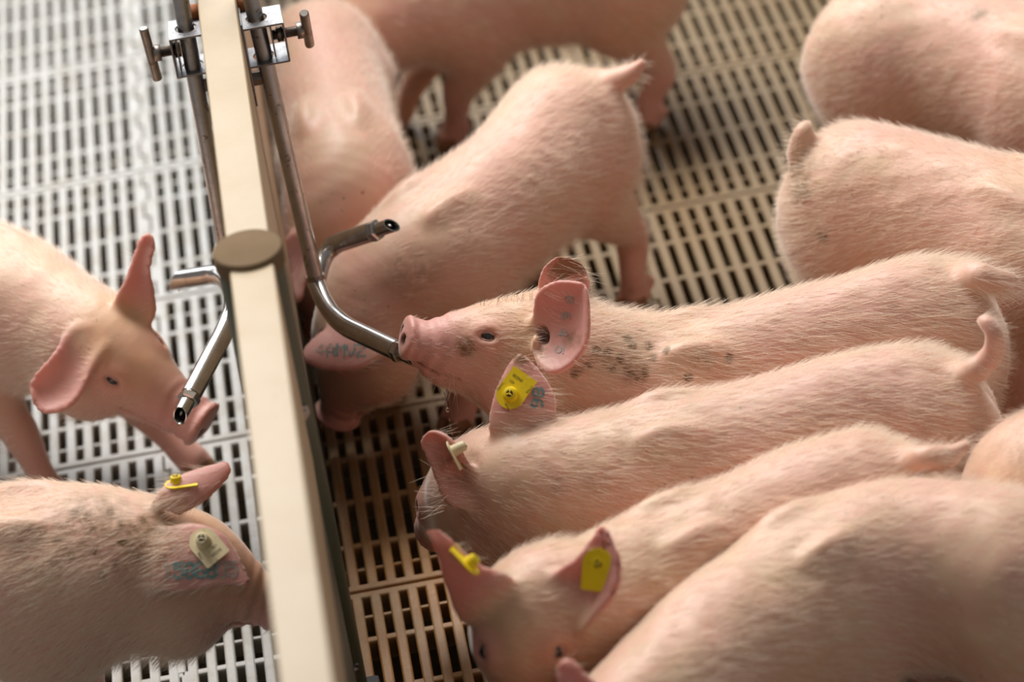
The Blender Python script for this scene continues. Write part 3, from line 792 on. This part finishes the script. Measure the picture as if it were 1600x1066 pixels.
P_['L'] = make_pig('pig rump cut off by the right edge, below the raised curled tail',
  [(1545,765,11,2.00,2.8),(1575,770,11,3.20,3.9),(1650,775,11,3.77,4.6),(1760,740,11,3.86,4.6),(1850,715,11,3.77,4.5),(1930,700,11,3.68,4.4),(1990,690,11,3.31,4),
   (2050,700,10.5,3.00,3.4),(2090,710,10,2.50,2.8),(2130,725,9.3,1.90,2),(2160,740,8.7,1.40,1.4),(2172,745,8.5,1.30,1.2)], nhead=7, vx=.25, seed=43, skin=M_SKIN2, hair=9000)
P_['G'] = make_pig('pig with a brown stain on its rump facing right, second from the top right corner',
  [(1248,312,11.2,1.90,2.5),(1272,312,11.2,3.20,3.8),(1345,320,11,3.91,4.7),(1440,338,11,4.00,4.6),(1540,363,11,3.91,4.5),(1610,388,11,3.81,4.4),(1670,412,11,3.63,4.3),(1725,438,10.8,3.16,3.8),
   (1780,465,10,3.00,3.2),(1810,480,9.3,2.50,2.7),(1840,496,8.5,1.90,2),(1862,508,7.8,1.50,1.5),(1872,513,7.4,1.30,1.2)],
  nhead=8, vx=.2, tail=[(1246,240,14.2),(1250,222,15),(1256,205,15.6),(1262,192,15.8)], seed=53, stains=[(1247,268,1.0,.9),(1250,292,.9,.9),(1285,370,.35,.9)], hair=18000, hlen=.0055)
P_['F'] = make_pig('pig in the top right corner, turned away, rump cut off by the top edge',
  [(1288,100,11.2,1.9,2.5),(1312,92,11.2,3.2,3.8),(1380,85,11,4.2,4.7),(1470,92,11,4.3,4.6),(1570,115,11,4.2,4.5),(1640,140,11,4.1,4.4),(1695,160,11,3.8,4.2),(1750,185,10.5,3.3,3.6),
   (1800,210,9.6,2.9,3.1),(1830,225,9,2.4,2.6),(1858,240,8.2,1.8,1.9),(1878,250,7.6,1.4,1.4),(1886,255,7.3,1.3,1.2)], nhead=8, vx=.22, seed=63, stains=[(1530,20,.6,.8)], hair=14000)
fE = [at(1008,470,0), at(880,500,0), at(722,668,0), at(860,415,0)]
P_['E'] = make_pig('pig standing behind the drinking pig with lowered head, tattooed ear below the Y drinker',
  [(945,180,11.2,1.8,2.5),(925,192,11.3,3.0,3.7),(880,222,11.2,3.8,4.5),(808,300,11,3.7,4.2),(740,355,10.8,3.75,4.1),(680,398,10.6,3.7,4.1),(635,430,10.2,3.5,3.9),(595,472,9.3,3.2,3.6),
   (575,515,8.2,2.9,3.2),(563,548,7,2.5,2.7),(552,585,5.6,2,2.1),(541,615,4.3,1.5,1.5),(535,632,3.5,1.3,1.25)],
  nhead=8, vx=.16, tail=[(940,128,14.2),(962,124,14.6),(985,116,15),(1003,98,15.7)], seed=73,
  feet=[[4.6,1.2],[8.5,-3.0],[14.6,11.3],[20.3,6.0]], stains=[(640,430,1.5,.25)],
  ears=[EAR([(572,512),(540,508),(510,520),(485,540),(474,560)],[(590,555),(560,572),(530,574),(500,570),(474,560)],(585,535,9.6),lean=(0,.5),cup=-.3)], hair=18000, hlen=.0055)
P_['C'] = make_pig('pig seen from behind beside the fence, two pale shoulder blades showing on its back',
  [(490,58,11.2,1.8,2.6),(494,72,11.2,2.9,3.7),(506,112,11,3.5,4.5),(517,172,11,3.65,4.4),(527,225,11,3.65,4.3),(534,270,11,3.65,4.3),(536,305,10.8,3.5,4.1),(526,352,9.8,3.1,3.7),
   (512,395,8.6,2.7,3.1),(502,425,7.4,2.3,2.6),(496,455,6,1.8,2.0),(492,480,4.8,1.4,1.5),(490,490,4.2,1.2,1.25)],
  nhead=8, vx=.2, seed=83, ears=[EAR([(470,370),(452,372),(442,390)],[(480,420),(465,470),(452,440),(442,390)],(475,395,10.8),lean=(-.2,.2),cup=.3)], hair=16000)
P_['D'] = make_pig('pig crossing the top of the picture with its belly and legs showing',
  [(1050,-70,11.2,1.8,2.4),(1030,-68,11.2,3.1,3.7),(965,-55,11,4.1,4.6),(880,-42,11,4.2,4.6),(790,-28,11,4.2,4.5),(720,-15,11,4.1,4.4),(668,-4,11,3.9,4.2),(615,22,10.6,3.4,3.8),
   (570,45,10,3,3.2),(545,65,9,2.5,2.7),(522,85,8,1.9,2.0),(505,100,7.2,1.5,1.5),(498,108,6.8,1.3,1.25)],
  nhead=8, vx=.22, seed=93, feet=[list(at(625,200,0)[:2]),list(at(712,225,0)[:2]),list(at(960,65,0)[:2]),list(at(1018,200,0)[:2])], hair=9000)
P_['A'] = make_pig('pig in the left pen looking at the drinker, ears spread, one front hoof stepping forward',
  [(-262,330,11.2,1.9,2.6),(-236,345,11.2,3.2,3.9),(-180,380,11,4.1,4.6),(-110,420,11,4.2,4.5),(-55,452,11,4.2,4.4),(0,478,11,4.0,4.3),(50,498,11,3.8,4.1),(95,517,11,3.3,3.6),
   (138,535,11,3,3.2),(172,556,10.6,2.6,2.8),(210,584,9.8,2.15,2.3),(248,614,8.9,1.65,1.7),(280,637,8.1,1.4,1.4),(296,650,7.7,1.35,1.3)],
  nhead=8, vx=.18, seed=103, eyes=[(175,595),(248,533)], feet=[list(at(85,790,0)[:2]),list(at(305,738,0)[:2]),[-23.0,13.5],[-25.5,9.5]],
  ears=[EAR([(112,520),(85,560),(58,590),(50,605)],[(150,560),(120,620),(90,640),(62,638),(50,605)],(130,545,13.2),lean=(-.2,.1),cup=.7),
        EAR([(185,468),(200,440),(213,400),(222,375),(234,368)],[(238,490),(235,450),(230,420),(238,385),(234,368)],(212,480,13.2),lean=(.3,.1),cup=.7)], hair=18000, hlen=.0055)
P_['B'] = make_pig('pig in the left pen at the bottom with a cream tagged, tattooed ear',
  [(-330,960,11.2,1.8,2.4),(-300,955,11.2,3.1,3.7),(-230,945,11,4.1,4.6),(-120,930,11,4.2,4.6),(-20,915,11,4.2,4.5),(70,902,11.2,4.2,4.6),(140,897,11.3,4.0,4.5),(205,893,11.2,3.5,4.1),
   (262,892,10.9,3.1,3.5),(305,898,10.6,2.7,3.0),(345,912,10.1,2.1,2.2),(378,925,9.6,1.6,1.6),(398,934,9.2,1.35,1.35),(408,938,9,1.3,1.2)],
  nhead=8, vx=.15, seed=113, eyes=[(352,880)], stains=[(150,800,1.6,.55),(230,850,1.8,.45),(60,850,1.5,.3),(110,830,1.2,.4)]+[(x, y, .22, 1.7) for x, y in ((88, 844),(118, 803),(137, 806),(151, 865),(187, 822),(192, 848),(206, 827),(213, 872),(158, 899),(130, 817),(172, 803),(113, 872),(223, 813),(179, 879),(144, 830))],
  ears=[EAR([(262,830),(300,824),(340,836),(365,868),(378,895),(386,912)],[(248,915),(290,916),(330,910),(360,906),(386,912)],(255,872,14.2),lean=(-.15,.25),cup=-.35,stains=[((.75,.05),.35,1.3)]),
        EAR([(258,768),(285,748),(320,735),(352,727)],[(305,785),(325,770),(345,750),(356,735)],(280,778,15.2),lean=(.1,.6),cup=-.4)], hair=26000, hlen=.0064)


# ------------------------------------------------------------------ ear tags, tattoos, whiskers
def to_px(p):
    d = np.asarray(p)-CAM; return np.array([800+CF*(d@AR)/(d@AF), 533-CF*(d@AU)/(d@AF)])
def ear_uv(mp, px, py):
    best = None
    for u in np.linspace(.02, .98, 25):
        for v in np.linspace(.04, .98, 25):
            e = np.linalg.norm(to_px(mp(u, v))-(px, py))
            if best is None or e < best[0]: best = (e, u, v)
    for st in (.012, .004):
        u0, v0 = best[1], best[2]
        for u in np.linspace(u0-2*st, u0+2*st, 5):
            for v in np.linspace(max(0, v0-2*st), min(1, v0+2*st), 5):
                e = np.linalg.norm(to_px(mp(u, v))-(px, py))
                if e < best[0]: best = (e, u, v)
    return best[1], best[2]
def ear_frame(mp, u, v, e=.02):
    p = mp(u, v); a = mp(u+e, v)-p; b_ = mp(u, min(v+e, 1))-p; n = np.cross(a, b_); n /= np.linalg.norm(n)
    return p, (n if n@CAMDIR > 0 else -n)
_FONT = {}
def text_polys(txt):
    """flat outlines of a short text as (verts, faces), height about 1"""
    if txt in _FONT: return _FONT[txt]
    cu = bpy.data.curves.new('t', 'FONT'); cu.body = txt; cu.size = 1.3; cu.align_x = 'CENTER'; cu.resolution_u = 2
    o = bpy.data.objects.new('t', cu); COL.objects.link(o); bpy.context.view_layer.update()
    me = bpy.data.meshes.new_from_object(o.evaluated_get(bpy.context.evaluated_depsgraph_get()))
    r = ([tuple(v.co) for v in me.vertices], [tuple(f.vertices) for f in me.polygons])
    bpy.data.objects.remove(o); bpy.data.meshes.remove(me); bpy.data.curves.remove(cu); _FONT[txt] = r; return r
def ear_tag(root, p, n, d, mat, lines=(), stud=.42, size=1., name_label=None):
    n = n/np.linalg.norm(n); d = d-n*(d@n); d /= np.linalg.norm(d); c = np.cross(n, d)
    def F(v): return Vector(p+(d*v.x+c*v.y)*size+n*v.z)
    out = [(.62*math.cos(a), .62*math.sin(a)) for a in np.linspace(math.radians(82), math.radians(278), 20)]
    out += [(.95, -.60)]+[(.98+.09*math.sin(a)-0, -.53-.09*math.cos(a)) for a in np.linspace(.2, 1.5, 5)]+[(.98+.09*math.cos(a), .53+.09*math.sin(a)) for a in np.linspace(.07, 1.4, 5)]+[(.95, .60)]
    b = MB(); b.prism(out, 0, .07, F); pl = b.build('ear_tag', mat, root)
    if name_label: pl['label'] = name_label
    b = MB(); q = Vector(p); N_ = Vector(n)
    b.tube([q+N_*.03, q+N_*stud*.55, q+N_*stud*.92, q+N_*stud], [.34*size, .30*size, .27*size, .22*size], 22); b.build('tag_stud', mat, pl)
    b = MB(); b.tube([q+N_*(stud-.01), q+N_*(stud+.012)], .15*size, 18)
    for k in range(3):
        a = k*2.094+.4
    b.build('stud_hole', M_INK, pl)
    b = MB()
    for k in range(3):
        a = k*2.094+.4; e = Vector(d*math.cos(a)+c*math.sin(a))
        b.tube([q+N_*(stud+.02), q+N_*(stud+.02)+e*.16*size], .03, 6)
    b.build('stud_spokes', mat, pl)
    if lines:
        V = []; Fc = []
        for (txt, x, y, ang, h) in lines:
            vs, fs = text_polys(txt); o = len(V); ca, sa = math.cos(math.radians(ang)), math.sin(math.radians(ang))
            for (vx_, vy_, _) in vs:
                X = x+(vx_*ca-vy_*sa)*h; Y = y+(vx_*sa+vy_*ca)*h; V.append(tuple((p+(d*X+c*Y)*size+n*.085)*U))
            Fc += [tuple(i+o for i in f) for f in fs]
        me = bpy.data.meshes.new('print'); me.from_pydata(V, [], Fc); me.update(); link('tag_print', me, M_INK, pl)
    return pl
GL = {'0': '01110100011000110001100011000101110', '1': '00100011000010000100001000010001110', '8': '01110100011000101110100011000101110',
      '6': '01110100001000011110100011000101110', 'B': '11110100011000111110100011000111110', '5': '11111100001111000001000011000101110',
      'A': '00100010101000110001111111000110001', 'M': '10001110111010110101100011000110001', 'V': '10001100011000110001010100101000100', 'Z': '11111000010001000100010001000011111', '4': '00010001100101010010111110001000010'}
def tattoo(P, mp, txt, a, b_, h, mats, rr=.05):
    """dots of ink from picture point a to b_, letters h pixels tall"""
    a, b_ = np.array(a, float), np.array(b_, float); d = (b_-a)/np.linalg.norm(b_-a); up = np.array([d[1], -d[0]]); step = np.linalg.norm(b_-a)/len(txt)
    dots = {0: MB(), 1: MB()}; cnt = [0, 0]
    for k, ch in enumerate(txt):
        if ch not in GL: continue
        g = GL[ch]; w_ = min(step*.72, h*.7)
        for i in range(35):
            if g[i] == '1':
                q = a+d*(step*(k+.5)+(i % 5-2)/4*w_)+up*(h/2-(i//5)/6*h)
                o_, d_ = ray(*(q+RNG.normal(size=2)*.25)); p = P['fd'].march(o_, d_, 100, 240, .03)
                if p is None: continue
                n = P['fd'].grad(p); p = p+n*.035
                m = mats[k]; t1 = np.cross(n, (0, 0, 1)); t1 /= np.linalg.norm(t1); t2 = np.cross(n, t1); r_ = rr*RNG.uniform(.8, 1.25)
                bm = dots[m].bm; vs = [bm.verts.new(Vector(p+(t1*math.cos(x)+t2*math.sin(x))*r_)) for x in np.linspace(0, 2*math.pi, 9)[:-1]]; bm.faces.new(vs); cnt[m] += 1
    for m in (0, 1):
        if cnt[m]: dots[m].build('ear_tattoo', (M_TATTOO, M_TATTOO2)[m], P['root'])
M_TATTOO2 = mat_simple('tattoo_faint', (.42, .32, .28), .6)

H, I_, J_, A_, B_, E_ = (P_[k] for k in 'HIJABE')
# yellow tag on the raised ear between the two bodies
mp = I_['maps'][1]; u, v = ear_uv(mp, 800, 618); p, n = ear_frame(mp, u, v)
q = on_plane(818, 592, p, n)
LN = [('04038', .80, .16, 90, .155), ('431', .52, .28, 90, .14), ('DNA', .62, -.50, 165, .13), ('South', -.48, -.22, 60, .12), ('Pigway', .02, .52, 0, .11)]
ear_tag(I_['root'], p+n*.24, n+AR*.05, q-p, M_YEL, LN, size=1.16)
tattoo(I_, mp, '86', (842, 605), (838, 640), 16, (0, 0), rr=.07)
tattoo(I_, mp, '5', (808, 572), (826, 580), 12, (1,), rr=.06)
tattoo(H, H['maps'][0], '8645', (893, 455), (872, 560), 12, (1, 1, 1, 1), rr=.06)
# cream tag with brown dirt on the ear of the bottom left pig
mp = B_['maps'][0]; u, v = ear_uv(mp, 320, 850); p, n = ear_frame(mp, u, v); q = on_plane(337, 870, p, n)
LB = [('04295', .82, .12, 90, .155), ('431', .54, .22, 90, .14), ('DNA', .42, -.46, 165, .13)]
ear_tag(B_['root'], p+n*.24, n-AR*.02, q-p, M_CREAM, LB, size=1.12, stud=.62, name_label='cream plastic tag with raised stud')
tattoo(B_, mp, '1586B05', (254, 893), (372, 890), 22, (1, 0, 0, 0, 0, 1, 1), rr=.085)
p = at(280, 752, 15.9); 
ear_tag(B_['root'], at(276, 757, 15.6), AU*.9+CAMDIR*.35-AR*.1, AR*.95+AU*.25, M_YEL, (), size=.95, stud=.45)
# tags of the pig that looks at the camera
o_, d_ = ray(716, 882); pj = J_['fd'].march(o_, d_, 100, 240, .03)
ear_tag(J_['root'], pj+AR*.45+CAMDIR*.25, AR*.7+AU*.65+CAMDIR*.25, -AR*.75+AU*.66, M_YEL, (), size=1.0, stud=.5)
mp = J_['maps'][1]; u, v = ear_uv(mp, 937, 880); p, n = ear_frame(mp, u, v)
ear_tag(J_['root'], p+n*.24, n+CAMDIR*.2, -AU*.9-AR*.1, M_YEL, (), size=1.15, stud=.08)
# pin and stud in the ear of the pig with the lowered head
o_, d_ = ray(706, 706); pi_ = I_['fd'].march(o_, d_, 100, 240, .03)
ear_tag(I_['root'], pi_+CAMDIR*.3, AR*.86+AU*.45+CAMDIR*.12, -AU*.9+AR*.42, M_CREAM, (), size=.9, stud=.75)
mp = E_['maps'][0]; tattoo(E_, mp, '4AMVZ', (493, 547), (572, 548), 17, (1, 0, 0, 0, 0), rr=.06)

def whiskers(P, name, region, n, length, rad, mat, direction, spread=.4, droop=.3):
    """long bristles rooted where the picture region (x0,y0,x1,y1) meets the skin"""
    b = MB(); k = 0; t = 0
    while k < n and t < n*6:
        t += 1; o, d = ray(RNG.uniform(region[0], region[2]), RNG.uniform(region[1], region[3])); p = P['fd'].march(o, d, 100, 240, .05)
        if p is None: continue
        g = P['fd'].grad(p); dr = np.asarray(direction)*.8+g*.5+RNG.normal(size=3)*spread; dr /= np.linalg.norm(dr); L = length*RNG.uniform(.5, 1.1)
        pts = [p-g*.1+dr*L*q+np.array([0, 0, -1])*droop*L*q*q for q in (0, .33, .66, 1)]
        b.tube(pts, [rad, rad*.85, rad*.6, rad*.2], 4, cap=False); k += 1
    if k: o = b.build(name, mat, P['root']); o['kind'] = 'stuff'
    else: b.bm.free()
M_DARKHAIR = mat_simple('dark_bristle', (.30, .20, .13), .5)
whiskers(H, 'chin_whiskers', (655, 582, 715, 615), 34, 1.3, .010, M_HAIR, -AU*.8-AR*.1, .35, .2)
whiskers(H, 'brow_bristles', (740, 462, 850, 480), 50, .8, .009, M_DARKHAIR, AU*.8+AR*.3, .3, 0)
whiskers(I_, 'snout_whiskers', (680, 735, 705, 800), 34, 1.3, .012, M_HAIR, -AR*.9, .35, .05)

# water running off the chin of the drinking pig, and a drop under the left drinker
def drops(pts, label, name='water_drip'):
    r = empty(name, tuple(float(c)*U for c in pts[0][:3])); tag(r, label, 'water drop', 'water dripping from the drinkers')
    for (x, y, z, rad, st) in pts:
        b = MB(); b.ball((x, y, z), rad, (1, 1, st), 12, 10); b.build('drop', M_WATER, r)
c0 = at(692, 600, 11.8)
def below(px, py):
    """point on the vertical through c0 nearest to the picture row py"""
    best = min(np.linspace(2, 12.5, 400), key=lambda z: abs(to_px((c0[0], c0[1], z))[1]-py)); return best
drops([(c0[0]+dx, c0[1], below(0, yy), rr_, st) for yy, rr_, st, dx in ((598, .09, 1.4, -.06), (605, .035, 5, -.03), (617, .03, 8, 0), (633, .035, 7, .02), (641, .10, 1.3, .02), (657, .022, 5, .03), (666, .03, 8, .02), (677, .045, 3, .05))],
      'water dripping from the chin of the drinking pig')
c1 = at(281, 452, 11.9); drops([(c1[0], c1[1], c1[2], .13, 1.2)], 'single water drop hanging under the cut off pipe end left of the post')
